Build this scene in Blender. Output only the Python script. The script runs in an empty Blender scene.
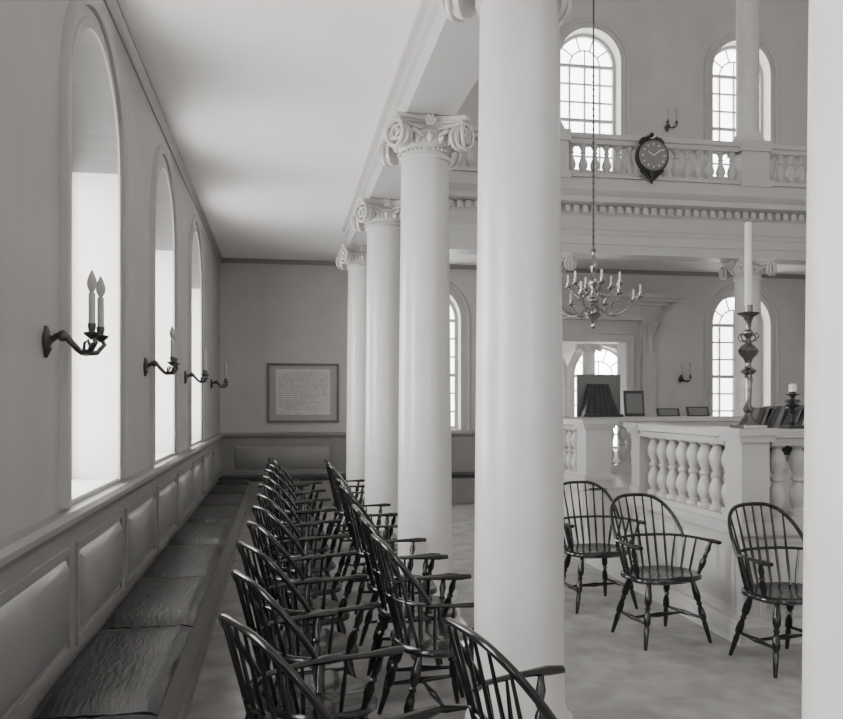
import bpy, bmesh, math, random
from mathutils import Vector, Matrix
random.seed(7)
PI=math.pi
# ---------------------------------------------------------------- materials
def mat(name, v, rough=0.6, metal=0.0, bump=0.0, bscale=40, var=0.0, vscale=3, warm=0.02, coat=0.0, spec=None, stretch=None):
    m=bpy.data.materials.new(name); m.use_nodes=True
    nt=m.node_tree; b=nt.nodes['Principled BSDF']
    col=(v*(1+warm),v,v*(1-warm),1)
    b.inputs['Base Color'].default_value=col
    b.inputs['Roughness'].default_value=rough
    b.inputs['Metallic'].default_value=metal
    if coat: b.inputs['Coat Weight'].default_value=coat
    if spec is not None: b.inputs['Specular IOR Level'].default_value=spec
    tc=nt.nodes.new('ShaderNodeTexCoord'); src=tc.outputs['Object']
    if stretch:
        mp=nt.nodes.new('ShaderNodeMapping'); mp.inputs['Scale'].default_value=stretch
        nt.links.new(src,mp.inputs['Vector']); src=mp.outputs['Vector']
    if var>0:
        n=nt.nodes.new('ShaderNodeTexNoise'); n.inputs['Scale'].default_value=vscale; n.inputs['Detail'].default_value=6
        nt.links.new(src,n.inputs['Vector'])
        r=nt.nodes.new('ShaderNodeMapRange'); r.inputs[1].default_value=0.3; r.inputs[2].default_value=0.7
        nt.links.new(n.outputs['Fac'],r.inputs[0])
        mx=nt.nodes.new('ShaderNodeMix'); mx.data_type='RGBA'
        a=v*(1-var); c=v*(1+var)
        mx.inputs[6].default_value=(a*(1+warm),a,a*(1-warm),1); mx.inputs[7].default_value=(c*(1+warm),c,c*(1-warm),1)
        nt.links.new(r.outputs[0],mx.inputs[0]); nt.links.new(mx.outputs[2],b.inputs['Base Color'])
    if bump>0:
        n2=nt.nodes.new('ShaderNodeTexNoise'); n2.inputs['Scale'].default_value=bscale; n2.inputs['Detail'].default_value=4
        nt.links.new(src,n2.inputs['Vector'])
        bp=nt.nodes.new('ShaderNodeBump'); bp.inputs['Strength'].default_value=bump; bp.inputs['Distance'].default_value=0.01
        nt.links.new(n2.outputs['Fac'],bp.inputs['Height']); nt.links.new(bp.outputs[0],b.inputs['Normal'])
    return m
def emat(name,s,v=1.0):
    m=bpy.data.materials.new(name); m.use_nodes=True
    nt=m.node_tree; nt.nodes.clear()
    e=nt.nodes.new('ShaderNodeEmission'); e.inputs[0].default_value=(v,v*0.99,v*0.975,1); e.inputs[1].default_value=s
    o=nt.nodes.new('ShaderNodeOutputMaterial'); nt.links.new(e.outputs[0],o.inputs[0]); return m
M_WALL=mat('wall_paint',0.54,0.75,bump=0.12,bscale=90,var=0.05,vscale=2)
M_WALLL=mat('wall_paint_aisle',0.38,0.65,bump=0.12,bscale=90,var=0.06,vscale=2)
M_CEIL=mat('ceiling_plaster',0.90,0.85,bump=0.1,bscale=60,var=0.02,vscale=1.2)
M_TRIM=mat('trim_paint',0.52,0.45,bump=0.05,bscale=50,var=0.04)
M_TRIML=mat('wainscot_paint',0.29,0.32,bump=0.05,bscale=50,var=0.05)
M_REV=mat('reveal_paint',0.66,0.6)
M_SOF=mat('intrados_shade',0.22,0.7)  # left window arches: soffit shade put into a darker reveal colour
M_COL=mat('column_paint',0.62,0.30,bump=0.06,bscale=35,var=0.05,vscale=4)
M_BAL=mat('balustrade_paint',0.52,0.42,var=0.03)
M_FLOOR=mat('carpet_floor',0.31,0.85,bump=0.5,bscale=160,var=0.22,vscale=5)
M_CHAIR=mat('black_lacquer',0.008,0.24,coat=0.3,warm=0.05)
M_BRASS=mat('aged_brass',0.34,0.22,metal=0.9,warm=0.05)
M_BRASSD=mat('dark_brass',0.10,0.3,metal=0.8,warm=0.05)
M_DARK=mat('dark_wood',0.025,0.4)
M_CANDLE=mat('candle_wax',0.8,0.5)
M_PAPER=mat('paper',0.66,0.7,var=0.06,vscale=8)
M_MATB=mat('mount_board',0.42,0.7)
M_FRAME=mat('frame_wood',0.16,0.4)
M_INK=mat('ink',0.12,0.8)
M_CUSH=mat('horsehair_cushion',0.028,0.34,bump=0.6,bscale=18,var=0.5,vscale=8,stretch=(3.0,0.5,1))
M_BENCH=mat('bench_paint',0.24,0.42,var=0.08)
M_BOOK=mat('book_cloth',0.07,0.6,var=0.3,vscale=12)
M_GLASSY=mat('crystal_glass',0.6,0.15,spec=0.8)
M_DIAL=mat('clock_dial',0.22,0.35)
M_EL=emat('daylight_left',20)
M_EA=emat('dimmed_arch_pane',0.8)  # left arch panes: glow turned down so the soffits stay grey
M_ER=emat('daylight_right',2.2)
M_EF=emat('added_daylight_front',12)  # for unseen front-wall windows, added to light the hall from behind the camera
M_EU=emat('daylight_upper',9)
M_EB=emat('daylight_back',9)
# ---------------------------------------------------------------- builder
class MB:
    def __init__(s): s.v=[];s.f=[];s.m=[]
    def add(s,vs,fs,m=0):
        o=len(s.v); s.v+= [tuple(v) for v in vs]
        for f in fs: s.f.append([i+o for i in f]); s.m.append(m)
    def box(s,x0,x1,y0,y1,z0,z1,m=0):
        if x0>x1:x0,x1=x1,x0
        if y0>y1:y0,y1=y1,y0
        s.add([(x0,y0,z0),(x1,y0,z0),(x1,y1,z0),(x0,y1,z0),(x0,y0,z1),(x1,y0,z1),(x1,y1,z1),(x0,y1,z1)],
              [(0,3,2,1),(4,5,6,7),(0,1,5,4),(1,2,6,5),(2,3,7,6),(3,0,4,7)],m)
    def tube(s,pts,rad,seg=8,m=0,caps=True,flat=1.0):
        pts=[Vector(p) for p in pts]; n=len(pts)
        if not isinstance(rad,(list,tuple)): rad=[rad]*n
        T=[]
        for i in range(n):
            a=pts[max(i-1,0)]; b=pts[min(i+1,n-1)]
            t=b-a
            if t.length<1e-9: t=Vector((0,0,1))
            T.append(t.normalized())
        up=Vector((0,0,1)) if abs(T[0].z)<0.9 else Vector((1,0,0))
        N=(up-T[0]*up.dot(T[0])).normalized()
        vs=[];fs=[]
        for i in range(n):
            N=(N-T[i]*N.dot(T[i])).normalized(); B=T[i].cross(N)
            for k in range(seg):
                a=2*PI*k/seg
                vs.append(pts[i]+(N*math.cos(a)*flat+B*math.sin(a))*rad[i])
        for i in range(n-1):
            for k in range(seg):
                fs.append((i*seg+k,i*seg+(k+1)%seg,(i+1)*seg+(k+1)%seg,(i+1)*seg+k))
        if caps:
            fs.append(tuple(range(seg))[::-1]); fs.append(tuple((n-1)*seg+k for k in range(seg)))
        s.add(vs,fs,m)
    def lathe(s,cx,cy,prof,seg=24,m=0,z0=0):
        vs=[];fs=[];n=len(prof)
        for r,z in prof:
            for k in range(seg):
                a=2*PI*k/seg; vs.append((cx+r*math.cos(a),cy+r*math.sin(a),z0+z))
        for i in range(n-1):
            for k in range(seg):
                fs.append((i*seg+k,i*seg+(k+1)%seg,(i+1)*seg+(k+1)%seg,(i+1)*seg+k))
        fs.append(tuple(range(seg))[::-1]); fs.append(tuple((n-1)*seg+k for k in range(seg)))
        s.add(vs,fs,m)
    def ball(s,c,r,m=0,seg=8):
        p=[(max(r*math.sin(PI*i/6),r*0.02),-r*math.cos(PI*i/6)) for i in range(7)]
        s.lathe(c[0],c[1],p,seg,m,c[2])
    def extr(s,prof,fn,a,b,m=0):
        n=len(prof)
        vs=[fn(o,z,a) for o,z in prof]+[fn(o,z,b) for o,z in prof]
        fs=[(i,(i+1)%n,n+(i+1)%n,n+i) for i in range(n)]
        fs.append(tuple(range(n))[::-1]); fs.append(tuple(range(n,2*n)))
        s.add(vs,fs,m)
    def pbox(s,P,u0,u1,z0,z1,t0,t1,m=0):
        a=P(u0,z0,t0); b=P(u1,z1,t1)
        s.box(a[0],b[0],a[1],b[1],a[2],b[2],m)
    def build(s,name,mats,ang=35,parent=None,flat=False):
        me=bpy.data.meshes.new(name)
        me.from_pydata(s.v,[],s.f)
        for mm in mats: me.materials.append(mm)
        for p,mi in zip(me.polygons,s.m): p.material_index=mi
        if not flat:
            bm=bmesh.new(); bm.from_mesh(me)
            bmesh.ops.recalc_face_normals(bm,faces=bm.faces)
            bm.to_mesh(me); bm.free()
            for p in me.polygons: p.use_smooth=True
            me.set_sharp_from_angle(angle=math.radians(ang))
        o=bpy.data.objects.new(name,me); bpy.context.collection.objects.link(o)
        if parent: o.parent=parent
        return o
# ---------------------------------------------------------------- room numbers
XL=-0.95; XR=11.19; YB=12.95; YF=-3.0; ZG=3.84; ZC=9.2; XC=1.0; YC=10.31; H=1.6
HW=0.545; ZE=3.56
PL=lambda u,z,t:(XL-t,u,z)
PR=lambda u,z,t:(XR+t,u,z)
PB=lambda u,z,t:(u,YB+t,z)
PF=lambda u,z,t:(u,YF-t,z)
def op(c,sill=1.14,spring=2.955,hw=HW,arch=True): return dict(c=c,hw=hw,sill=sill,spring=spring,arch=arch)
def arc(o,n=24):
    if not o['arch']: return [(o['c']-o['hw'],o['spring']),(o['c']+o['hw'],o['spring'])]
    return [(o['c']+o['hw']*math.cos(PI-PI*i/n),o['spring']+o['hw']*math.sin(PI*i/n)) for i in range(n+1)]
def wall(mb,P,u0,u1,z0,z1,ops,depth,m=0,mr=1,ma=1):
    def q(a,b,c,d,mm=m): mb.add([P(*a,0),P(*b,0),P(*c,0),P(*d,0)],[(0,1,2,3)],mm)
    cur=u0
    for o in sorted(ops,key=lambda k:k['c']):
        l=o['c']-o['hw']; r=o['c']+o['hw']
        q((cur,z0),(l,z0),(l,z1),(cur,z1))
        if o['sill']>z0+1e-4: q((l,z0),(r,z0),(r,o['sill']),(l,o['sill']))
        pts=arc(o)
        for a,b in zip(pts[:-1],pts[1:]): q(a,b,(b[0],z1),(a[0],z1))
        out=[(l,o['sill'])]+pts+[(r,o['sill'])]
        for i in range(len(out)):
            a=out[i]; b=out[(i+1)%len(out)]
            if abs(a[0]-b[0])+abs(a[1]-b[1])<1e-6: continue
            inarc=1<=i<len(out)-2
            mb.add([P(a[0],a[1],0),P(b[0],b[1],0),P(b[0],b[1],depth),P(a[0],a[1],depth)],[(0,1,2,3)],ma if inarc else mr)
        cur=r
    q((cur,z0),(u1,z0),(u1,z1),(cur,z1))
def archtrim(mb,P,o,prof,m=0,bottom=None):
    path=[]
    sill=o['sill'] if bottom is None else bottom
    path.append((o['c']-o['hw'],sill,-1,0))
    if o['arch']:
        n=28
        for i in range(n+1):
            a=PI-PI*i/n; path.append((o['c']+o['hw']*math.cos(a),o['spring']+o['hw']*math.sin(a),math.cos(a),math.sin(a)))
    else:
        path.append((o['c']-o['hw'],o['spring'],-1,1)); path.append((o['c']+o['hw'],o['spring'],1,1))
    path.append((o['c']+o['hw'],sill,1,0))
    vs=[];fs=[];k=len(prof)
    for u,z,nu,nz in path:
        for off,pr in prof: vs.append(P(u+off*nu,z+off*nz,-pr))
    for i in range(len(path)-1):
        for j in range(k-1):
            fs.append((i*k+j,i*k+j+1,(i+1)*k+j+1,(i+1)*k+j))
    for e in (0,len(path)-1): fs.append(tuple(e*k+j for j in range(k)))
    mb.add(vs,fs,m)
TRIMP=[(0.0,0.0),(0.0,0.012),(0.045,0.012),(0.05,0.002),(0.10,0.002),(0.105,0.022),(0.125,0.034),(0.15,0.034),(0.165,0.02),(0.175,0.0)]
wn=[0]
def window(P,o,depth,em,sillboard=True,ea=None,trim=M_TRIM):
    wn[0]+=1
    mb=MB(); c=o['c'];hw=o['hw'];s=o['sill'];sp=o['spring']
    t0=depth-0.07;t1=depth-0.02
    archtrim(mb,lambda u,z,t:P(u,z,t+depth-0.02),o,[(0,0),(0,0.06),(-0.05,0.06),(-0.05,0)],0)
    mb.pbox(P,c-hw,c+hw,s,s+0.06,t0,t1,0)
    for du in (-hw/2,0,hw/2): mb.pbox(P,c+du-0.014,c+du+0.014,s,sp+ (0.0),t0+0.01,t1,0)
    nrow=max(4,round((sp-s)/0.3)); dz=(sp-s)/nrow
    for i in range(1,nrow+1):
        w=0.028 if i in (nrow//2,nrow) else 0.014
        mb.pbox(P,c-hw,c+hw,s+i*dz-w,s+i*dz+w,t0+0.012,t1-0.002,0)
    tm=(t0+t1)/2
    r=hw*0.5
    mb.tube([P(c+r*math.cos(PI*i/16),sp+r*math.sin(PI*i/16),tm) for i in range(17)],0.014,6,0)
    for a in (36,72,108,144):
        a=math.radians(a); mb.tube([P(c+r*math.cos(a),sp+r*math.sin(a),tm),P(c+hw*math.cos(a),sp+hw*math.sin(a),tm)],0.014,6,0)
    mb.tube([P(c,sp,tm),P(c,sp+r,tm)],0.014,6,0)
    mb.add([P(u,z,depth) for u,z in [(c-hw,s),(c-hw,sp),(c+hw,sp),(c+hw,s)]],[(0,1,2,3)],1)
    pts=arc(o)
    mb.add([P(u,z,depth) for u,z in pts],[tuple(range(len(pts)))],4)
    archtrim(mb,P,o,TRIMP,2)
    if sillboard:
        mb.pbox(P,c-hw-0.0,c+hw+0.0,s-0.0,s+0.012,-0.0,depth-0.07,3)
    return mb.build('window_%d'%wn[0],[M_TRIM,em,trim,M_REV,ea or em])
# ---- walls
lyc=[-0.435,2.005,4.44,6.885,9.325]
LOW=[op(y,spring=2.94,hw=0.555) for y in lyc]
UPP=[op(y,5.5,7.355) for y in lyc]
DL=0.36
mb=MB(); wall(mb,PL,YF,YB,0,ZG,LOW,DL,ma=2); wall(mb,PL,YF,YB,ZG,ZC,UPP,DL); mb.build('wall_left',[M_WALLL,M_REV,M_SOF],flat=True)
mb=MB(); wall(mb,PR,YF,YB,0,ZG,LOW,DL); wall(mb,PR,YF,YB,ZG,ZC,UPP,DL); mb.build('wall_right',[M_WALL,M_REV],flat=True)
BL=[op(2.34),op(7.9)]; DOOR=op(5.12,0.0,2.61,0.63,False)
BU=[op(5.12,5.5,7.355),op(7.9,5.5,7.355)]
mb=MB(); wall(mb,PB,XL,XR,0,ZG,BL+[DOOR],0.3); wall(mb,PB,XL,XR,ZG,ZC,BU,0.3); mb.build('wall_back',[M_WALL,M_REV],flat=True)
FW=[op(2.34),op(7.9)]; FU=[op(2.34,5.5,7.355),op(5.12,5.5,7.355),op(7.9,5.5,7.355)]
mb=MB(); wall(mb,PF,XL,XR,0,ZG,FW,0.3); wall(mb,PF,XL,XR,ZG,ZC,FU,0.3); mb.build('wall_front',[M_WALL,M_REV],flat=True)
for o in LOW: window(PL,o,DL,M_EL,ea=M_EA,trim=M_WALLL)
for o in UPP: window(PL,o,DL,M_EU)
for o in LOW: window(PR,o,DL,M_ER)
for o in UPP: window(PR,o,DL,M_ER)
for o in BL+BU: window(PB,o,0.3,M_EB)
for o in FW+FU: window(PF,o,0.3,M_EF)
mb=MB(); mb.box(XL-0.4,XR+0.4,YF-0.4,YB+3.6,-0.1,0.0); mb.build('floor',[M_FLOOR])
mb=MB(); mb.box(XL-0.4,XR+0.4,YF-0.4,YB+0.4,ZC,ZC+0.1); mb.build('ceiling',[M_CEIL])
mb=MB()
mb.box(XL,XC-0.1,YF,YB,ZG,4.4); mb.box(XC-0.1,9.34,YC+0.1,YB,ZG,4.4); mb.box(9.34,XR,YF,YB,ZG,4.4)
mb.build('ceiling_gallery',[M_CEIL])
# vestibule beyond door
mb=MB()
x0,x1,y0,y1,z1=3.4,8.6,YB+0.3,YB+3.4,3.3
for b in [(x0-0.1,x0,y0,y1,0,z1),(x1,x1+0.1,y0,y1,0,z1),(x0,x1,y1,y1+0.1,0,z1),(x0-0.1,x1+0.1,y0,y1+0.1,z1,z1+0.1),
          (x0,5.12-0.63,y0,y0+0.05,0,z1),(5.12+0.63,x1,y0,y0+0.05,0,z1),(5.12-0.63,5.12+0.63,y0,y0+0.05,2.61,z1)]: mb.box(*b)
mb.build('wall_vestibule',[M_REV])
PV=lambda u,z,t:(u,YB+3.38-0.3+t,z)
EV=emat('daylight_vestibule',14)
window(PV,op(6.62,0.6,2.15,0.62),0.28,EV,False); window(PV,op(5.2,0.6,2.15,0.5),0.28,EV,False)
# ---- door surround
mb=MB()
archtrim(mb,PB,DOOR,[(0,0),(0,0.04),(0.06,0.04),(0.06,0.06),(0.12,0.07),(0.14,0.05),(0.14,0)],0)
for sx in (-1,1):
    cx=5.12+sx*1.02
    mb.box(cx-0.12,cx+0.12,YB-0.1,YB,0.0,2.95)
    mb.box(cx-0.15,cx+0.15,YB-0.13,YB,0.0,0.25)
    mb.box(cx-0.15,cx+0.15,YB-0.141,YB,2.9,2.981)
    mb.tube([(cx,YB-0.12,2.45),(cx,YB-0.15,2.55),(cx,YB-0.13,2.7),(cx,YB-0.2,2.85),(cx,YB-0.27,2.93)],[0.05,0.06,0.05,0.07,0.08],10)
for (w,z0,z1,d) in [(1.17,2.98,3.08,0.14),(1.2,3.08,3.22,0.16),(1.3,3.22,3.27,0.24),(1.42,3.27,3.33,0.34),(1.5,3.33,3.40,0.40)]:
    mb.box(5.12-w,5.12+w,YB-d,YB,z0,z1)
mb.build('door_1',[M_TRIM])
# ---- wainscot, cap and crown
def panel_raised(mb,P,u0,u1,z0,z1,t=-0.02,m=0):
    mo=0.03
    for (a,b,c,d) in [(u0-mo,u1+mo,z1,z1+mo),(u0-mo,u1+mo,z0-mo,z0),(u0-mo,u0,z0,z1),(u1,u1+mo,z0,z1)]:
        mb.pbox(P,a,b,c,d,t-0.014,t,m)
    e=0.06
    vs=[P(u0+0.02,z0+0.02,t),P(u1-0.02,z0+0.02,t),P(u1-0.02,z1-0.02,t),P(u0+0.02,z1-0.02,t),
        P(u0+e,z0+e,t-0.028),P(u1-e,z0+e,t-0.028),P(u1-e,z1-e,t-0.028),P(u0+e,z1-e,t-0.028)]
    mb.add(vs,[(0,1,5,4),(1,2,6,5),(2,3,7,6),(3,0,4,7),(4,5,6,7)],m)
CAP=[(0,1.03),(0.03,1.03),(0.045,1.06),(0.07,1.075),(0.07,1.10),(0.05,1.12),(0,1.125)]
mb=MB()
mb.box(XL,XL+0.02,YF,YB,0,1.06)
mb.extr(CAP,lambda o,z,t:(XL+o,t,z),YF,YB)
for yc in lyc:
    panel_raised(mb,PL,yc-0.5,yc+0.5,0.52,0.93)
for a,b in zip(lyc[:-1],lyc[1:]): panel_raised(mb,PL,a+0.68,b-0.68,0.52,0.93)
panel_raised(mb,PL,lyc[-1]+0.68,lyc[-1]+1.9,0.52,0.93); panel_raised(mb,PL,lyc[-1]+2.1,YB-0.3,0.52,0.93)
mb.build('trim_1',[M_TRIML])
mb=MB()
for a,b in [(XL,3.85),(6.4,XR)]:
    mb.box(a,b,YB-0.02,YB,0,1.06)
    mb.extr(CAP,lambda o,z,t:(t,YB-o,z),a,b)
panel_raised(mb,PB,XL+0.2,0.78,0.52,0.93); panel_raised(mb,PB,1.0,2.6,0.52,0.93); panel_raised(mb,PB,6.7,8.8,0.3,0.93)
mb.build('trim_2',[M_TRIML])
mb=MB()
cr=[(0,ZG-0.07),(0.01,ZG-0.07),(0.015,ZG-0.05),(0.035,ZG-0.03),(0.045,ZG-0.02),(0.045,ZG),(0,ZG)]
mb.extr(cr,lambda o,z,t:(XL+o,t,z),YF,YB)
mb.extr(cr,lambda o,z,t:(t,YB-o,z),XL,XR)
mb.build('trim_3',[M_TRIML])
# ---- entablatures
ent=[(-0.17,ZE),(0.17,ZE),(0.17,3.68),(0.185,3.685),(0.185,3.80),(0.20,3.805),(0.215,3.86),(0.23,3.87),(0.23,3.89),(0.17,3.90),(0.17,4.06),(0.19,4.08),
     (0.20,4.09),(0.20,4.17),(0.23,4.185),(0.36,4.20),(0.36,4.27),(0.38,4.28),(0.43,4.34),(0.43,4.37),(0.22,4.40),(0.22,4.53),(-0.098,4.53),(-0.098,3.90),(-0.24,3.90),(-0.24,3.80),(-0.20,3.79),(-0.20,3.72),(-0.17,3.71)]
fL=lambda o,z,t:(XC+o,t,z); fB=lambda o,z,t:(t,YC-o,z); fR=lambda o,z,t:(9.24-o,t,z)
for fn,a,b,nm in ((fL,YF,YC+0.098,'trim_4'),(fB,XC-0.098,9.338,'trim_5'),(fR,YF,YC+0.098,'trim_6')):
    mb=MB(); mb.extr(ent,fn,a,b)
    t=a+(0.45 if nm=='trim_5' else 0.05)
    while t<b-0.5:
        p=fn(0.19,4.085,t); q=fn(0.27,4.17,t+0.06); mb.box(p[0],q[0],p[1],q[1],p[2],q[2]); t+=0.12
    mb.build(nm,[M_BAL],30)
# ---- balusters
BP=[(0.052,0),(0.052,0.07),(0.036,0.08),(0.030,0.12),(0.040,0.17),(0.058,0.26),(0.062,0.34),(0.054,0.43),(0.036,0.54),(0.026,0.62),(0.024,0.68),(0.036,0.70),(0.036,0.74),(0.025,0.76),(0.030,0.83),(0.044,0.90),(0.052,0.92),(0.052,1.0)]
DBL=[(0.058,0),(0.058,0.06),(0.040,0.07),(0.030,0.10),(0.044,0.15),(0.056,0.22),(0.058,0.28),(0.048,0.36),(0.030,0.44),(0.028,0.455),(0.042,0.48),(0.042,0.52),(0.028,0.545),(0.030,0.56),(0.048,0.64),(0.058,0.72),(0.056,0.78),(0.044,0.85),(0.030,0.90),(0.040,0.93),(0.058,0.94),(0.058,1.0)]
def balrun(mb,p0,p1,z0,z1,prof,sp,seg=12,sc=1.0):
    p0=Vector(p0);p1=Vector(p1);L=(p1-p0).length;n=max(1,int(round(L/sp)))
    for i in range(n):
        p=p0+(p1-p0)*((i+0.5)/n)
        mb.lathe(p.x,p.y,[(r*sc,z0+z*(z1-z0)) for r,z in prof],seg)
def railprof(w,zt,h): return [(-w*0.7,zt-h),(w*0.7,zt-h),(w*0.75,zt-h*0.6),(w,zt-h*0.5),(w,zt-h*0.1),(w*0.9,zt),(-w*0.9,zt),(-w,zt-h*0.1),(-w,zt-h*0.5),(-w*0.75,zt-h*0.6)]
def railX(mb,x0,x1,y,zt,w,h): mb.extr(railprof(w,zt,h),lambda o,z,t:(t,y+o,z),x0,x1)
def railY(mb,y0,y1,x,zt,w,h): mb.extr(railprof(w,zt,h),lambda o,z,t:(x+o,t,z),y0,y1)
colB=[1.0,3.5,6.38,9.24]
colL=[-1.2,1.10,3.34,5.65,7.98]
mb=MB(); yb=YC-0.07
railX(mb,XC+0.18,9.06,yb,5.15,0.11,0.13); railX(mb,XC+0.18,9.06,yb,4.62,0.10,0.09)
for a,b in zip(colB[:-1],colB[1:]): balrun(mb,(a+0.2,yb,0),(b-0.2,yb,0),4.61,5.03,BP,0.165,12,1.05)
for x in colB:
    mb.box(x-0.2,x+0.2,yb-0.14,yb+0.2,4.535,5.03); mb.box(x-0.225,x+0.225,yb-0.165,yb+0.22,5.02,5.168); mb.box(x-0.225,x+0.225,yb-0.165,yb+0.22,4.532,4.63)
mb.build('gallery_balustrade',[M_BAL])
for X in (XC+0.07,9.17):
    mb=MB()
    railY(mb,YF+0.02,YC-0.24,X,5.15,0.11,0.13); railY(mb,YF+0.02,YC-0.24,X,4.62,0.10,0.09)
    ys=colL+[YC]
    for a,b in zip(ys[:-1],ys[1:]): balrun(mb,(X,a+0.2,0),(X,b-0.25,0),4.61,5.03,BP,0.165,8,1.05)
    for y in colL: mb.box(X-0.16,X+0.16,y-0.2,y+0.2,4.535,5.168)
    mb.build('gallery_balustrade',[M_BAL])
# ---- Ionic columns
def column_mesh():
    mb=MB()
    mb.box(-0.25,0.25,-0.25,0.25,0,0.08)
    pr=[(0.24,0.08),(0.252,0.10),(0.252,0.13),(0.24,0.155),(0.218,0.16),(0.206,0.19),(0.214,0.215),(0.228,0.22),(0.234,0.24),(0.228,0.265),(0.208,0.27),(0.204,0.30),(0.194,0.33)]
    for z in (0.6,1.0,1.5,2.0,2.5,3.0,3.3): 
        k=(z-0.33)/3.0; pr.append((0.193-0.026*k**1.4,z))
    pr+=[(0.167,3.34),(0.182,3.345),(0.186,3.36),(0.182,3.375),(0.168,3.38),(0.168,3.41),(0.19,3.44),(0.20,3.49),(0.20,3.53),(0.18,3.55)]
    mb.lathe(0,0,pr,48)
    for k in range(16):
        a=2*PI*k/16; mb.tube([(0.196*math.cos(a),0.196*math.sin(a),3.44),(0.207*math.cos(a),0.207*math.sin(a),3.46),(0.212*math.cos(a),0.212*math.sin(a),3.485),(0.205*math.cos(a),0.205*math.sin(a),3.51)],[0.008,0.022,0.026,0.016],8)
        a+=PI/16; mb.tube([(0.202*math.cos(a),0.202*math.sin(a),3.435),(0.212*math.cos(a),0.212*math.sin(a),3.51)],[0.004,0.009],5)
    for k in range(36):
        a=2*PI*k/36; mb.ball((0.184*math.cos(a),0.184*math.sin(a),3.402),0.011,0,6)
    def ab(r,z0,z1):
        pts=[]
        for q in range(4):
            for i in range(9):
                t=-1+2*i/8; 
                x=r*t*0.88; y=r*(0.80+0.20*t*t)
                a=q*PI/2; pts.append((x*math.cos(a)+y*math.sin(a),-x*math.sin(a)+y*math.cos(a)))
        n=len(pts)
        mb.add([(x,y,z0) for x,y in pts]+[(x,y,z1) for x,y in pts],[(i,(i+1)%n,n+(i+1)%n,n+i) for i in range(n)]+[tuple(range(n)),tuple(range(n,2*n))])
    ab(0.215,3.55,3.575); ab(0.245,3.575,3.59); ab(0.27,3.59,3.618)
    for q in range(4):
        qa=q*PI/2
        for s in (-1,1):
            c=Vector((s*0.215,0.235,3.47)); na=-s*math.radians(28)
            nrm=Vector((-math.sin(na),math.cos(na),0)); ux=Vector((math.cos(na),math.sin(na),0))*s; uz=Vector((0,0,1))
            R=Matrix.Rotation(qa,3,'Z')
            pts=[];rad=[]
            N=44
            for i in range(N):
                t=i/(N-1); ang=PI/2-t*2*PI*2.0
                r=0.088*(1-t)**1.05+0.014
                p=c+ux*(r*math.cos(ang))+uz*(r*math.sin(ang))+nrm*(0.010+0.024*t)
                pts.append(R@p); rad.append(0.0135*(1-0.35*t))
            pre=[R@(Vector((s*0.05,0.19,3.535))+nrm*0.01),R@(Vector((s*0.13,0.21,3.55))+nrm*0.01)]
            mb.tube(pre+pts,[0.012,0.013]+rad,6)
            mb.tube([R@(c-nrm*0.035),R@(c-nrm*0.010)],[0.088,0.086],20)
            mb.tube([R@(c-nrm*0.02),R@(c+nrm*0.045)],[0.02,0.015],8)
        R=Matrix.Rotation(qa,3,'Z')
        for k in range(6):
            a=2*PI*k/6; p=R@Vector((0.028*math.cos(a),0.235,3.585+0.026*math.sin(a))); mb.ball(p,0.016,0,6)
        mb.ball(R@Vector((0,0.245,3.585)),0.016,0,6)
        for s in (-1,1):
            mb.tube([R@Vector((s*0.12,0.215,3.52)),R@Vector((s*0.085,0.228,3.495)),R@Vector((s*0.05,0.224,3.47))],[0.022,0.015,0.004],6)
    return mb
c0=column_mesh().build('ionic_column',[M_COL],32)
SZ=(ZE-0.002)/3.62
def place(o,name,x,y,z=0,rz=0):
    n=bpy.data.objects.new(name,o.data); bpy.context.collection.objects.link(n)
    n.location=(x,y,z); n.rotation_euler=(0,0,rz); n.scale=o.scale; return n
c0.location=(XC,colL[0],0); c0.scale=(1,1,SZ)
for y in colL[1:]+[YC]: place(c0,'ionic_column',XC,y)
for x in colB[1:]: place(c0,'ionic_column',x,YC)
for y in colL: place(c0,'ionic_column',9.24,y)
v=place(c0,'ionic_column',5.86,14.9); v.scale=(0.72,0.72,2.75/3.62)
def upcol():
    mb=MB(); pr=[(0.20,5.17),(0.20,5.2),(0.21,5.23),(0.19,5.26),(0.18,5.29),(0.155,5.32),(0.153,6.5),(0.135,8.7),(0.15,8.72),(0.15,8.76),(0.14,8.78),(0.2,8.9)]
    mb.lathe(0,0,pr,32); mb.box(-0.22,0.22,-0.22,0.22,8.9,9.0); mb.box(-0.17,0.17,-0.17,0.17,9.0,9.2)
    return mb
u0=upcol().build('gallery_column',[M_COL]); u0.location=(6.38,YC,0)
for p in [(3.5,YC),(1.05,YC),(9.19,YC)]+[(1.07,y) for y in colL]+[(9.17,y) for y in colL]: place(u0,'gallery_column',*p)
# ---- benches
mb=MB()
def benchY(mb,y0,y1):
    mb.box(XL+0.02,-0.50,y0,y1,0,0.36,1); mb.box(XL+0.02,-0.47,y0,y1,0.36,0.40,1); mb.box(XL+0.02,-0.475,y0+0.002,y1-0.002,0,0.07,1)
    y=y0
    while y<y1-0.05:
        b=min(y+1.22,y1)
        P=[(-0.925,0.40),(-0.925,0.425),(-0.91,0.445)]+[(-0.91+0.42*i/12,0.452+(0.006 if i%2 else -0.004)) for i in range(1,12)]+[(-0.49,0.445),(-0.465,0.425),(-0.465,0.405)]
        n=14; vs=[];fs=[];L=len(P)
        for i in range(n+1):
            t=i/n; yy=y+0.01+(b-y-0.02)*t; s=1-0.6*(abs(2*t-1))**8
            for (x,z) in P:
                vs.append((x,yy,0.40+(z-0.40)*s+random.uniform(-0.003,0.003)*(z>0.42)))
        for i in range(n):
            for j in range(L-1): fs.append((i*L+j,i*L+j+1,(i+1)*L+j+1,(i+1)*L+j))
        fs.append(tuple(range(L))); fs.append(tuple(n*L+j for j in range(L)))
        mb.add(vs,fs,0)
        y=b
benchY(mb,YF+0.1,YB-0.55)
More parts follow.
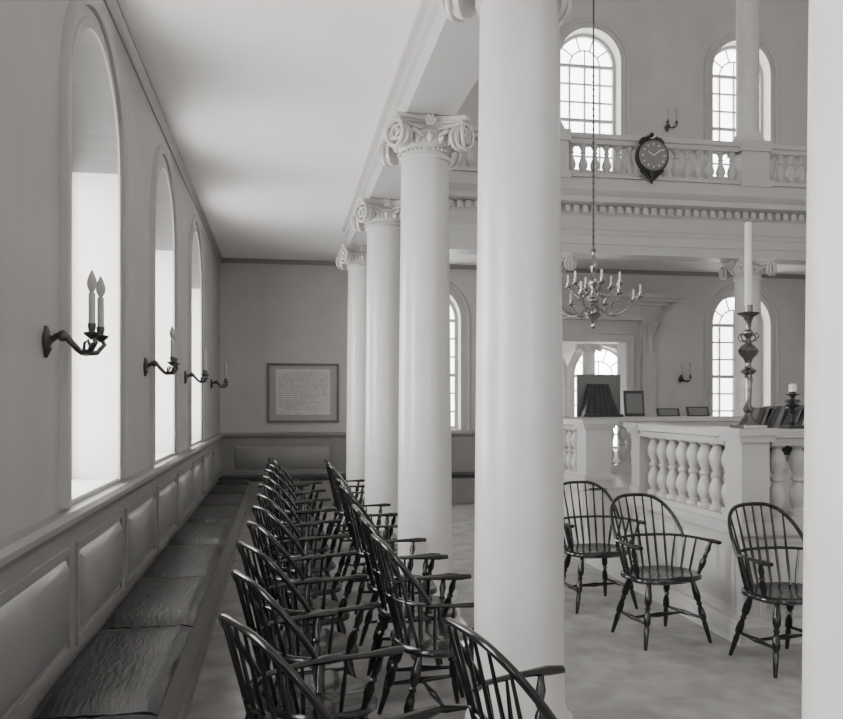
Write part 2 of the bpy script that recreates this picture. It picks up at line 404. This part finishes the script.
mb.build('wall_bench',[M_CUSH,M_BENCH],50)
mb=MB()
mb.box(XL+0.021,3.85,YB-0.48,YB-0.021,0,0.40,1); mb.box(XL+0.021,3.86,YB-0.5,YB-0.021,0.40,0.455,0)
mb.build('wall_bench',[M_CUSH,M_BENCH])
# ---- Windsor armchair (faces +X)
def chair():
    mb=MB()
    rings=[(0.88,0.405,0),(1.0,0.42,0),(1.0,0.438,0),(0.95,0.45,0),(0.75,0.442,0),(0.4,0.434,0),(0.05,0.434,0)]
    n=32;vs=[];fs=[]
    for s,z,_ in rings:
        for k in range(n):
            a=2*PI*k/n; c=math.cos(a); d=math.sin(a)
            x=0.215*math.copysign(abs(c)**0.8,c)*s; y=(0.265+0.02*c)*math.copysign(abs(d)**0.75,d)*s
            vs.append((x,y,z+(0.006 if (c>0.5 and abs(y)<0.05) else 0)))
    for i in range(len(rings)-1):
        for k in range(n): fs.append((i*n+k,i*n+(k+1)%n,(i+1)*n+(k+1)%n,(i+1)*n+k))
    fs.append(tuple(range(n))); fs.append(tuple((len(rings)-1)*n+k for k in range(n)))
    mb.add(vs,fs)
    def turned(a,b,prof,seg=10):
        a=Vector(a);b=Vector(b); mb.tube([a.lerp(b,t) for t,r in prof],[r for t,r in prof],seg)
    LEG=[(0,0.013),(0.08,0.017),(0.2,0.024),(0.3,0.024),(0.36,0.013),(0.39,0.021),(0.42,0.013),(0.5,0.022),(0.6,0.024),(0.66,0.014),(0.7,0.018),(0.85,0.015),(1,0.011)]
    tops=[(0.12,0.17),(0.12,-0.17),(-0.12,0.15),(-0.12,-0.15)]; bots=[(0.20,0.255),(0.20,-0.255),(-0.235,0.22),(-0.235,-0.22)]
    for t,b in zip(tops,bots): turned((*t,0.415),(*b,0.0),LEG)
    def lp(i,f): 
        t=tops[i];b=bots[i]; return Vector((t[0]+(b[0]-t[0])*f,t[1]+(b[1]-t[1])*f,0.415*(1-f)))
    ST=[(0,0.008),(0.25,0.011),(0.42,0.015),(0.5,0.018),(0.58,0.015),(0.75,0.011),(1,0.008)]
    s1=(lp(0,0.62),lp(2,0.62)); s2=(lp(1,0.62),lp(3,0.62))
    turned(*s1,ST); turned(*s2,ST); turned(s1[0].lerp(s1[1],0.5),s2[0].lerp(s2[1],0.5),ST)
    half=[(0.225,0.305),(0.17,0.312),(0.10,0.31),(0,0.30),(-0.10,0.275),(-0.17,0.215),(-0.215,0.12)]
    path=[(x,y,0.665-0.0*x) for x,y in half]+[(-0.232,0,0.665)]+[(x,-y,0.665) for x,y in half[::-1]]
    rad=[0.020,0.026,0.019]+[0.015]*(len(path)-6)+[0.019,0.026,0.020]
    mb.tube(path,rad,8,flat=0.65)
    N=26
    def hoop(b):
        c=math.cos(b); s=max(math.sin(b),0)
        return Vector((-0.10-0.20*s**0.9, 0.27*math.copysign(abs(c)**0.65,c), 0.655+0.285*s**0.8))
    mb.tube([hoop(PI*i/N) for i in range(N+1)],0.0125,8)
    for k in range(-3,4):
        ys=k*0.052; yh=k*0.068
        b=math.acos(min(1,(abs(yh)/0.27)**(1/0.65))); ph=hoop(b); ph.y=yh
        xs=-0.185+0.012*k*k*0.5
        turned((xs,ys,0.435),ph,[(0,0.007),(0.3,0.0095),(0.5,0.008),(1,0.0055)],6)
    for s in (-1,1):
        for xs,ys,xa,ya in [(-0.125,0.19,-0.15,0.236),(-0.07,0.225,-0.085,0.28),(0.0,0.243,0.0,0.30)]:
            turned((xs,s*ys,0.435),(xa,s*ya,0.665),[(0,0.007),(0.4,0.010),(1,0.006)],6)
        turned((0.095,s*0.24,0.435),(0.14,s*0.31,0.665),[(0,0.012),(0.15,0.014),(0.3,0.022),(0.42,0.020),(0.5,0.012),(0.55,0.019),(0.6,0.012),(0.75,0.019),(0.9,0.012),(1,0.012)],8)
    return mb
ch=chair().build('windsor_armchair',[M_CHAIR],50)
fc=[True]
def put_chair(hx,hy,deg):
    a=math.radians(deg); x=hx+0.30*math.cos(a); y=hy+0.30*math.sin(a)
    if fc[0]: ch.location=(x,y,0); ch.rotation_euler=(0,0,a); fc[0]=False
    else: place(ch,'windsor_armchair',x,y,0,a).scale=(1,1,1)
for hx,hy,dg in [(-0.14,2.48,24),(-0.15,3.14,20),(-0.16,3.80,22),(-0.15,4.46,18),(-0.14,5.12,20),(-0.14,5.80,17),(-0.14,6.50,20),(-0.13,7.2,16),(-0.13,7.95,18),(-0.13,8.75,15),(-0.13,9.6,15)]:
    put_chair(hx,hy,dg)
for hx,hy,dg in [(0.52,2.30,12),(0.45,3.90,6),(0.45,4.50,4),(0.45,5.08,2),(0.46,6.3,6),(0.47,6.95,4),(0.48,8.6,6),(0.49,9.25,5)]:
    put_chair(hx,hy,dg)
put_chair(2.47,5.42,-80); put_chair(2.40,6.35,-84); put_chair(3.00,4.80,-82)
# ---- bimah (reader's platform)
bx0,bx1,by0,by1=2.985,7.255,4.89,9.5; GA,GB=6.62,7.66
mb=MB()
mb.box(bx0+0.03,bx1-0.03,by0+0.03,GA,0,0.74); mb.box(bx0+0.03,bx1-0.03,GB,by1-0.03,0,0.74); mb.box(bx0+0.75,bx1-0.03,GA,GB,0,0.738)
for i in range(3): mb.box(bx0+0.0+0.25*i,bx0+0.76,GA+0.001,GB-0.001,0,0.185*(i+1))
for y0,y1 in ((by0,GA),(GB,by1)):
    e=0.03*(y0==by0)
    mb.box(bx0-0.03,bx0+0.2,y0-e,y1,0,0.12); mb.box(bx0-0.01,bx0+0.2,y0-e*0.3,y1,0.12,0.15)
    mb.box(bx0-0.03,bx0+0.22,y0-e,y1,0.72,0.79); mb.box(bx0+0.002,bx0+0.2,y0+0.002,y1-0.002,0.79,0.83)
mb.box(bx0+0.2,bx1,by0-0.03,by0+0.2,0,0.12); mb.box(bx0+0.2,bx1,by0-0.01,by0+0.2,0.12,0.15); mb.box(bx0+0.22,bx1,by0-0.03,by0+0.22,0.72,0.79); mb.box(bx0+0.2,bx1,by0+0.002,by0+0.2,0.79,0.83)
mb.box(bx0+0.2,bx1,by1-0.2,by1-0.001,0.74,0.83); mb.box(bx1-0.2,bx1,by0+0.22,by1-0.2,0,0.83)
Pb=lambda u,z,t:(bx0+0.03+t,u,z); Pn=lambda u,z,t:(u,by0+0.03+t,z)
panel_raised(mb,Pb,by0+0.15,by0+0.85,0.2,0.66,0.0); panel_raised(mb,Pb,by0+0.98,GA-0.1,0.2,0.66,0.0); panel_raised(mb,Pb,GB+0.15,by1-0.3,0.2,0.66,0.0)
for a in (bx0+0.18,bx0+1.25,bx0+2.3): panel_raised(mb,Pn,a,a+0.95,0.2,0.66,0.0)
zr=1.42; rx=bx0+0.10; ry=by0+0.10
railY(mb,by0+0.22,GA-0.17,rx,zr,0.135,0.11); railY(mb,GB+0.27,by1-0.22,rx,zr,0.135,0.11)
railX(mb,bx0+0.22,bx1-0.2,ry,zr,0.135,0.11); railX(mb,bx0+0.2,bx1-0.2,by1-0.1,zr,0.17,0.11); railY(mb,by0+0.2,by1-0.2,bx1-0.1,zr,0.135,0.11)
def post(x0,x1,y0,y1):
    mb.box(x0,x1,y0,y1,0.825,zr-0.08); mb.box(x0-0.03,x1+0.03,y0-0.03,y1+0.03,zr-0.085,zr-0.04); mb.box(x0-0.055,x1+0.055,y0-0.055,y1+0.055,zr-0.04,zr+0.004); mb.box(x0-0.015,x1+0.015,y0-0.015,y1+0.015,0.822,0.88)
post(bx0+0.0,bx0+0.2,by0,by0+0.2); post(bx0+0.01,bx0+0.19,GA-0.16,GA-0.003); post(bx0,bx0+0.27,GB+0.003,GB+0.25); post(bx0,bx0+0.2,by1-0.2,by1-0.003); post(bx1-0.2,bx1,by0,by0+0.2); post(bx1-0.2,bx1,by1-0.2,by1)
post(bx0+1.5,bx0+1.7,by0,by0+0.2)
balrun(mb,(rx,by0+0.23,0),(rx,GA-0.18,0),0.83,zr-0.09,DBL,0.165,16,1.0)
balrun(mb,(rx,GB+0.28,0),(rx,by1-0.22,0),0.83,zr-0.09,DBL,0.165,12,1.0)
balrun(mb,(bx0+0.24,ry,0),(bx0+1.48,ry,0),0.83,zr-0.09,DBL,0.165,16,1.0)
balrun(mb,(bx0+1.72,ry,0),(bx1-0.22,ry,0),0.83,zr-0.09,DBL,0.165,12,1.0)
balrun(mb,(bx0+0.24,by1-0.1,0),(bx1-0.22,by1-0.1,0),0.83,zr-0.09,DBL,0.165,10,1.0)
balrun(mb,(bx1-0.1,by0+0.22,0),(bx1-0.1,by1-0.22,0),0.83,zr-0.09,DBL,0.165,8,1.0)
mb.build('bimah_platform',[M_BAL])
def candlestick(name,x,y,z,h,ch_,r=1.0,m=None,cr=0.024):
    mb=MB()
    P=[(0.075,0),(0.078,0.02),(0.06,0.035),(0.05,0.06),(0.03,0.09),(0.022,0.12),(0.036,0.15),(0.03,0.17),(0.02,0.19),(0.024,0.30),(0.03,0.40),(0.022,0.43),(0.05,0.455),(0.052,0.47),(0.025,0.49),(0.018,0.52),(0.03,0.56),(0.06,0.60),(0.068,0.63),(0.05,0.66),(0.02,0.69),(0.016,0.73),(0.035,0.76),(0.035,0.78),(0.018,0.80),(0.02,0.85),(0.034,0.9),(0.07,0.925),(0.075,0.935),(0.03,0.945),(0.03,1.0)]
    mb.lathe(x,y,[(a*r,b*h) for a,b in P],24,0,z)
    mb.box(x-0.085*r,x+0.085*r,y-0.085*r,y+0.085*r,z,z+0.02,0)
    mb.lathe(x,y,[(cr,0),(cr*0.97,ch_*0.98),(cr*0.6,ch_),(0.003,ch_+0.004)],16,1,z+h)
    mb.tube([(x,y,z+h+ch_),(x+0.003,y,z+h+ch_+0.02)],0.002,6,2)
    for k in range(4):
        a=k*PI/2+0.4; c,s=math.cos(a),math.sin(a)
        mb.tube([(x+c*rr*r,y+s*rr*r,z+zz*h) for rr,zz in [(0.02,0.70),(0.06,0.71),(0.08,0.74),(0.065,0.77),(0.045,0.75)]],0.005,6,0)
    return mb.build(name,[m or M_BRASS,M_CANDLE,M_INK],40)
candlestick('tall_candlestick',bx0+0.12,by0+0.12,zr+0.005,0.83,0.56,1.0,m=mat('candlestick_brass',0.2,0.2,metal=0.9,warm=0.05))
candlestick('altar_candlestick',bx0+0.43,by0+0.09,zr+0.001,0.25,0.05,0.7,m=M_DARK,cr=0.026)
# ---- chandelier
def chandelier(x,y,z):
    mb=MB()
    P=[(0.004,-0.33),(0.02,-0.32),(0.03,-0.29),(0.02,-0.26),(0.04,-0.23),(0.075,-0.19),(0.085,-0.15),(0.07,-0.11),(0.035,-0.08),(0.03,-0.06),(0.055,-0.04),(0.055,-0.02),(0.03,0.0),(0.025,0.08),(0.05,0.13),(0.06,0.17),(0.04,0.22),(0.02,0.26),(0.035,0.30),(0.045,0.33),(0.03,0.37),(0.015,0.41),(0.012,0.46),(0.03,0.49),(0.012,0.52)]
    mb.lathe(x,y,P,20,0,z)
    for tier,(n,R,zz) in enumerate([(8,0.48,-0.08),(6,0.27,0.08)]):
        for k in range(n):
            a=2*PI*k/n+0.3*tier+0.15; c,s=math.cos(a),math.sin(a)
            pts=[]
            for i in range(13):
                t=i/12; rr=0.04+(R-0.04)*t; dz=-0.10*math.sin(t*PI*1.25)-0.02*t
                pts.append((x+c*rr,y+s*rr,z+zz+dz*(0.7 if tier else 1.0)))
            mb.tube(pts,0.010,6,0)
            e=pts[-1]
            mb.lathe(e[0],e[1],[(0.006,-0.01),(0.038,0.005),(0.04,0.012),(0.014,0.018),(0.018,0.03),(0.02,0.05)],12,0,e[2])
            mb.lathe(e[0],e[1],[(0.0125,0.05),(0.012,0.13),(0.003,0.135)],8,1,e[2])
            q=pts[6]; mb.tube([(q[0]+c*0.03*math.cos(w),q[1]+s*0.03*math.cos(w),q[2]+0.02+0.025*math.sin(w)) for w in [i*0.7 for i in range(8)]],0.006,5,0)
    mb.tube([(x,y,z+0.5),(x,y,ZC)],0.010,6,2)
    for i in range(26):
        zz=z+0.56+i*0.07; mb.ball((x,y,zz),0.015,2,6)
    mb.lathe(x,y,[(0.02,-0.2),(0.08,-0.1),(0.14,0.0)],16,0,ZC)
    return mb.build('brass_chandelier',[M_BRASS,M_CANDLE,M_BRASSD],45)
chandelier(3.20,8.0,2.69)
# ---- sconces
def sconce(P,u,z,sc=1.0,n=2):
    mb=MB()
    W=lambda a,b,c: Vector(P(u+a,z+b,-c))
    mb.tube([W(0,0,0.0),W(0,0,0.012),W(0,0,0.02),W(0,0,0.03)],[0.04,0.04,0.03,0.012],16)
    mb.tube([W(0,-0.03,0.006),W(0,-0.07,0.006)],[0.025,0.006],8)
    mb.tube([W(0,0.03,0.006),W(0,0.06,0.006)],[0.02,0.008],8)
    mb.tube([W(0,0,0.02),W(0,0.02,0.05),W(0,0.022,0.08),W(0,-0.01,0.105),W(0,-0.035,0.13)],[0.014,0.014,0.015,0.013,0.012],8)
    mb.ball(W(0,0.02,0.07),0.024)
    for s in ((-1,1) if n==2 else (0,)):
        a=0.08*s
        pts=[W(0,-0.03,0.12),W(a*0.35,-0.05,0.15),W(a*0.75,-0.045,0.19),W(a,-0.01,0.215),W(a,0.02,0.2),]
        mb.tube(pts,[0.012,0.012,0.011,0.010,0.010],8)
        mb.tube([W(a*0.5,-0.045,0.16),W(a*0.6,-0.01,0.165),W(a*0.7,0.0,0.18),W(a*0.7,-0.02,0.185)],0.006,6)
        b=W(a,0.02,0.2)
        mb.lathe(b.x,b.y,[(0.006,-0.02),(0.030,0.0),(0.033,0.008),(0.012,0.014),(0.016,0.03),(0.017,0.045)],14,0,b.z)
        mb.lathe(b.x,b.y,[(0.0135,0.045),(0.0135,0.165),(0.009,0.17)],12,1,b.z)
        mb.lathe(b.x,b.y,[(0.007,0.17),(0.018,0.19),(0.020,0.21),(0.013,0.235),(0.002,0.26)],12,2,b.z)
    return mb.build('wall_sconce',[M_BRASSD,M_MATB,M_MATB],45)
for y in (3.5,5.92,8.3,11.3): sconce(PL,y,1.85)
sconce(PB,6.75,2.0); sconce(PB,6.5,6.3)
# ---- framed document on the back wall
mb=MB()
fx0,fx1,fz0,fz1=-0.23,0.90,1.27,2.21; yy=YB-0.001
for b in [(fx0,fx1,fz0,fz0+0.04),(fx0,fx1,fz1-0.04,fz1),(fx0,fx0+0.04,fz0+0.04,fz1-0.04),(fx1-0.04,fx1,fz0+0.04,fz1-0.04)]:
    mb.box(b[0],b[1],yy-0.04,yy,b[2],b[3],0)
mb.box(fx0+0.03,fx1-0.03,yy-0.02,yy,fz0+0.03,fz1-0.03,1)
mb.box(fx0+0.14,fx1-0.14,yy-0.024,yy-0.02,fz0+0.13,fz1-0.09,2)
for i in range(17):
    z=fz1-0.15-i*0.036
    x=fx0+0.18; xe=fx1-0.18
    if i in (0,16): x+=0.1
    if i>9: xe-=random.choice((0,0.15,0.3))
    while x<xe-0.03:
        w=random.uniform(0.03,0.1); mb.box(x,min(x+w,xe),yy-0.0255,yy-0.024,z,z+0.006,3); x+=w+0.018
mb.build('framed_document',[M_FRAME,M_MATB,M_PAPER,M_FRAME])
# ---- gallery clock
mb=MB(); cx,cz=4.83,4.85; yf=YC-0.07-0.165
def ring(r,y0,y1,m,seg=40): mb.tube([(cx,y0,cz),(cx,y1,cz)],[r,r],seg,m)
ring(0.225,yf,yf-0.07,0); ring(0.205,yf-0.07,yf-0.085,0); ring(0.18,yf-0.085,yf-0.088,1)
mb.tube([(cx+0.19*math.cos(2*PI*i/40),yf-0.085,cz+0.19*math.sin(2*PI*i/40)) for i in range(41)],0.012,6,2,caps=False)
for k in range(12):
    a=2*PI*k/12; mb.tube([(cx+0.135*math.sin(a),yf-0.09,cz+0.135*math.cos(a)),(cx+0.165*math.sin(a),yf-0.09,cz+0.165*math.cos(a))],0.007,4,3)
for a,l in ((5.3,0.09),(0.9,0.13)): mb.tube([(cx,yf-0.092,cz),(cx+l*math.sin(a),yf-0.092,cz+l*math.cos(a))],0.006,4,3)
for s in (-1,1):
    mb.tube([(cx+s*(0.16-0.12*t),yf-0.03,cz+0.17+0.11*t+0.02*math.sin(t*5)) for t in [i/8 for i in range(9)]],[0.03,0.032,0.03,0.028,0.026,0.025,0.026,0.03,0.034],8,0)
    mb.tube([(cx+s*(0.15-0.12*t),yf-0.03,cz-0.17-0.12*t) for t in [i/6 for i in range(7)]],[0.03,0.03,0.028,0.026,0.026,0.024,0.02],8,0)
mb.ball((cx,yf-0.03,cz+0.29),0.033,0); mb.ball((cx,yf-0.03,cz-0.31),0.03,0); mb.tube([(cx,yf-0.03,cz-0.2),(cx,yf-0.03,cz-0.36)],[0.06,0.012],8,0)
mb.box(cx-0.1,cx+0.1,yf-0.03,yf+0.05,cz-0.1,cz+0.2,0)
mb.build('gallery_clock',[M_DARK,M_DIAL,M_BRASS,M_CANDLE],40)
# ---- things on the reading platform
yR=by1-0.1; zt=zr+0.001
mb=MB()
mb.box(3.60,4.12,yR+0.08,yR+0.10,zt,zt+0.50,0); mb.box(3.58,3.60,yR+0.07,yR+0.11,zt,zt+0.52,0); mb.box(4.12,4.14,yR+0.07,yR+0.11,zt,zt+0.52,0); mb.box(3.60,4.12,yR+0.07,yR+0.11,zt+0.50,zt+0.52,0)
mb.build('display_board',[M_FRAME])
mb=MB()
vs=[(3.60,yR-0.12,zt),(4.05,yR-0.12,zt),(4.05,yR+0.06,zt),(3.60,yR+0.06,zt),(3.70,yR+0.0,zt+0.40),(3.95,yR+0.0,zt+0.40),(3.95,yR+0.05,zt+0.40),(3.70,yR+0.05,zt+0.40)]
mb.add(vs,[(0,3,2,1),(4,5,6,7),(0,1,5,4),(1,2,6,5),(2,3,7,6),(3,0,4,7)],0)
mb.box(3.57,4.08,yR-0.16,yR-0.12,zt,zt+0.03,0)
for i in range(5):
    x=3.66+i*0.085; mb.tube([(x,yR-0.12,zt+0.03),(3.74+i*0.045,yR-0.005,zt+0.39)],0.01,6,0)
mb.build('book_stand',[M_DARK])
def small_frame(x,w,h,y=yR,lean=0.04):
    mb=MB(); z=zt
    mb.add([(x,y,z),(x+w,y,z),(x+w,y+0.02,z),(x,y+0.02,z),(x,y+lean,z+h),(x+w,y+lean,z+h),(x+w,y+lean+0.02,z+h),(x,y+lean+0.02,z+h)],[(0,3,2,1),(4,5,6,7),(0,1,5,4),(1,2,6,5),(2,3,7,6),(3,0,4,7)],0)
    e=0.025; k=lambda f:y-0.003+lean*f
    mb.add([(x+e,k(0.12),z+h*0.12),(x+w-e,k(0.12),z+h*0.12),(x+w-e,k(0.88),z+h*0.88),(x+e,k(0.88),z+h*0.88)],[(0,1,2,3)],1)
    mb.build('picture_frame',[M_DARK,M_FRAME])
small_frame(4.17,0.26,0.32); small_frame(4.6,0.3,0.10); small_frame(5.0,0.30,0.12)
mb=MB()
dx0,dx1,dy0,dy1=3.32,4.5,5.25,5.95
mb.box(dx0,dx1,dy0,dy1,1.33,1.37)
mb.box(dx0+0.03,dx1-0.03,dy0+0.03,dy1-0.03,1.22,1.33)
for x in (dx0+0.06,dx1-0.06):
    for y in (dy0+0.06,dy1-0.06): mb.tube([(x,y,0.741),(x,y,0.85),(x,y,0.9),(x,y,1.1),(x,y,1.22)],[0.03,0.03,0.02,0.035,0.035],10)
mb.build('reading_table',[M_DARK])
mb=MB(); x=dx0+0.01
for i in range(9):
    w=random.uniform(0.03,0.05); h=random.uniform(0.17,0.21); l=0.09+random.uniform(-0.02,0.02)
    vs=[(x,dy0+0.1,1.371),(x+w,dy0+0.1,1.371),(x+w,dy0+0.27,1.371),(x,dy0+0.27,1.371)]
    vs+= [(a+l,b,c+h) for a,b,c in vs]
    mb.add(vs,[(0,3,2,1),(4,5,6,7),(0,1,5,4),(1,2,6,5),(2,3,7,6),(3,0,4,7)],i%3==1)
    x+=w+0.004
mb.build('prayer_books',[M_BOOK,M_FRAME])
# ---------------------------------------------------------------- world + camera
w=bpy.data.worlds.new('world'); bpy.context.scene.world=w; w.use_nodes=True
w.node_tree.nodes['Background'].inputs[0].default_value=(0.8,0.8,0.8,1); w.node_tree.nodes['Background'].inputs[1].default_value=1.0
cam=bpy.data.cameras.new('camera'); co=bpy.data.objects.new('camera',cam); bpy.context.collection.objects.link(co)
co.location=(0,0,1.6); co.rotation_euler=(PI/2,0,-math.atan(139.7/809))
cam.sensor_width=36; cam.sensor_fit='HORIZONTAL'; cam.lens=809/843*36; cam.shift_y=42.5/843; cam.clip_start=0.05
bpy.context.scene.camera=co
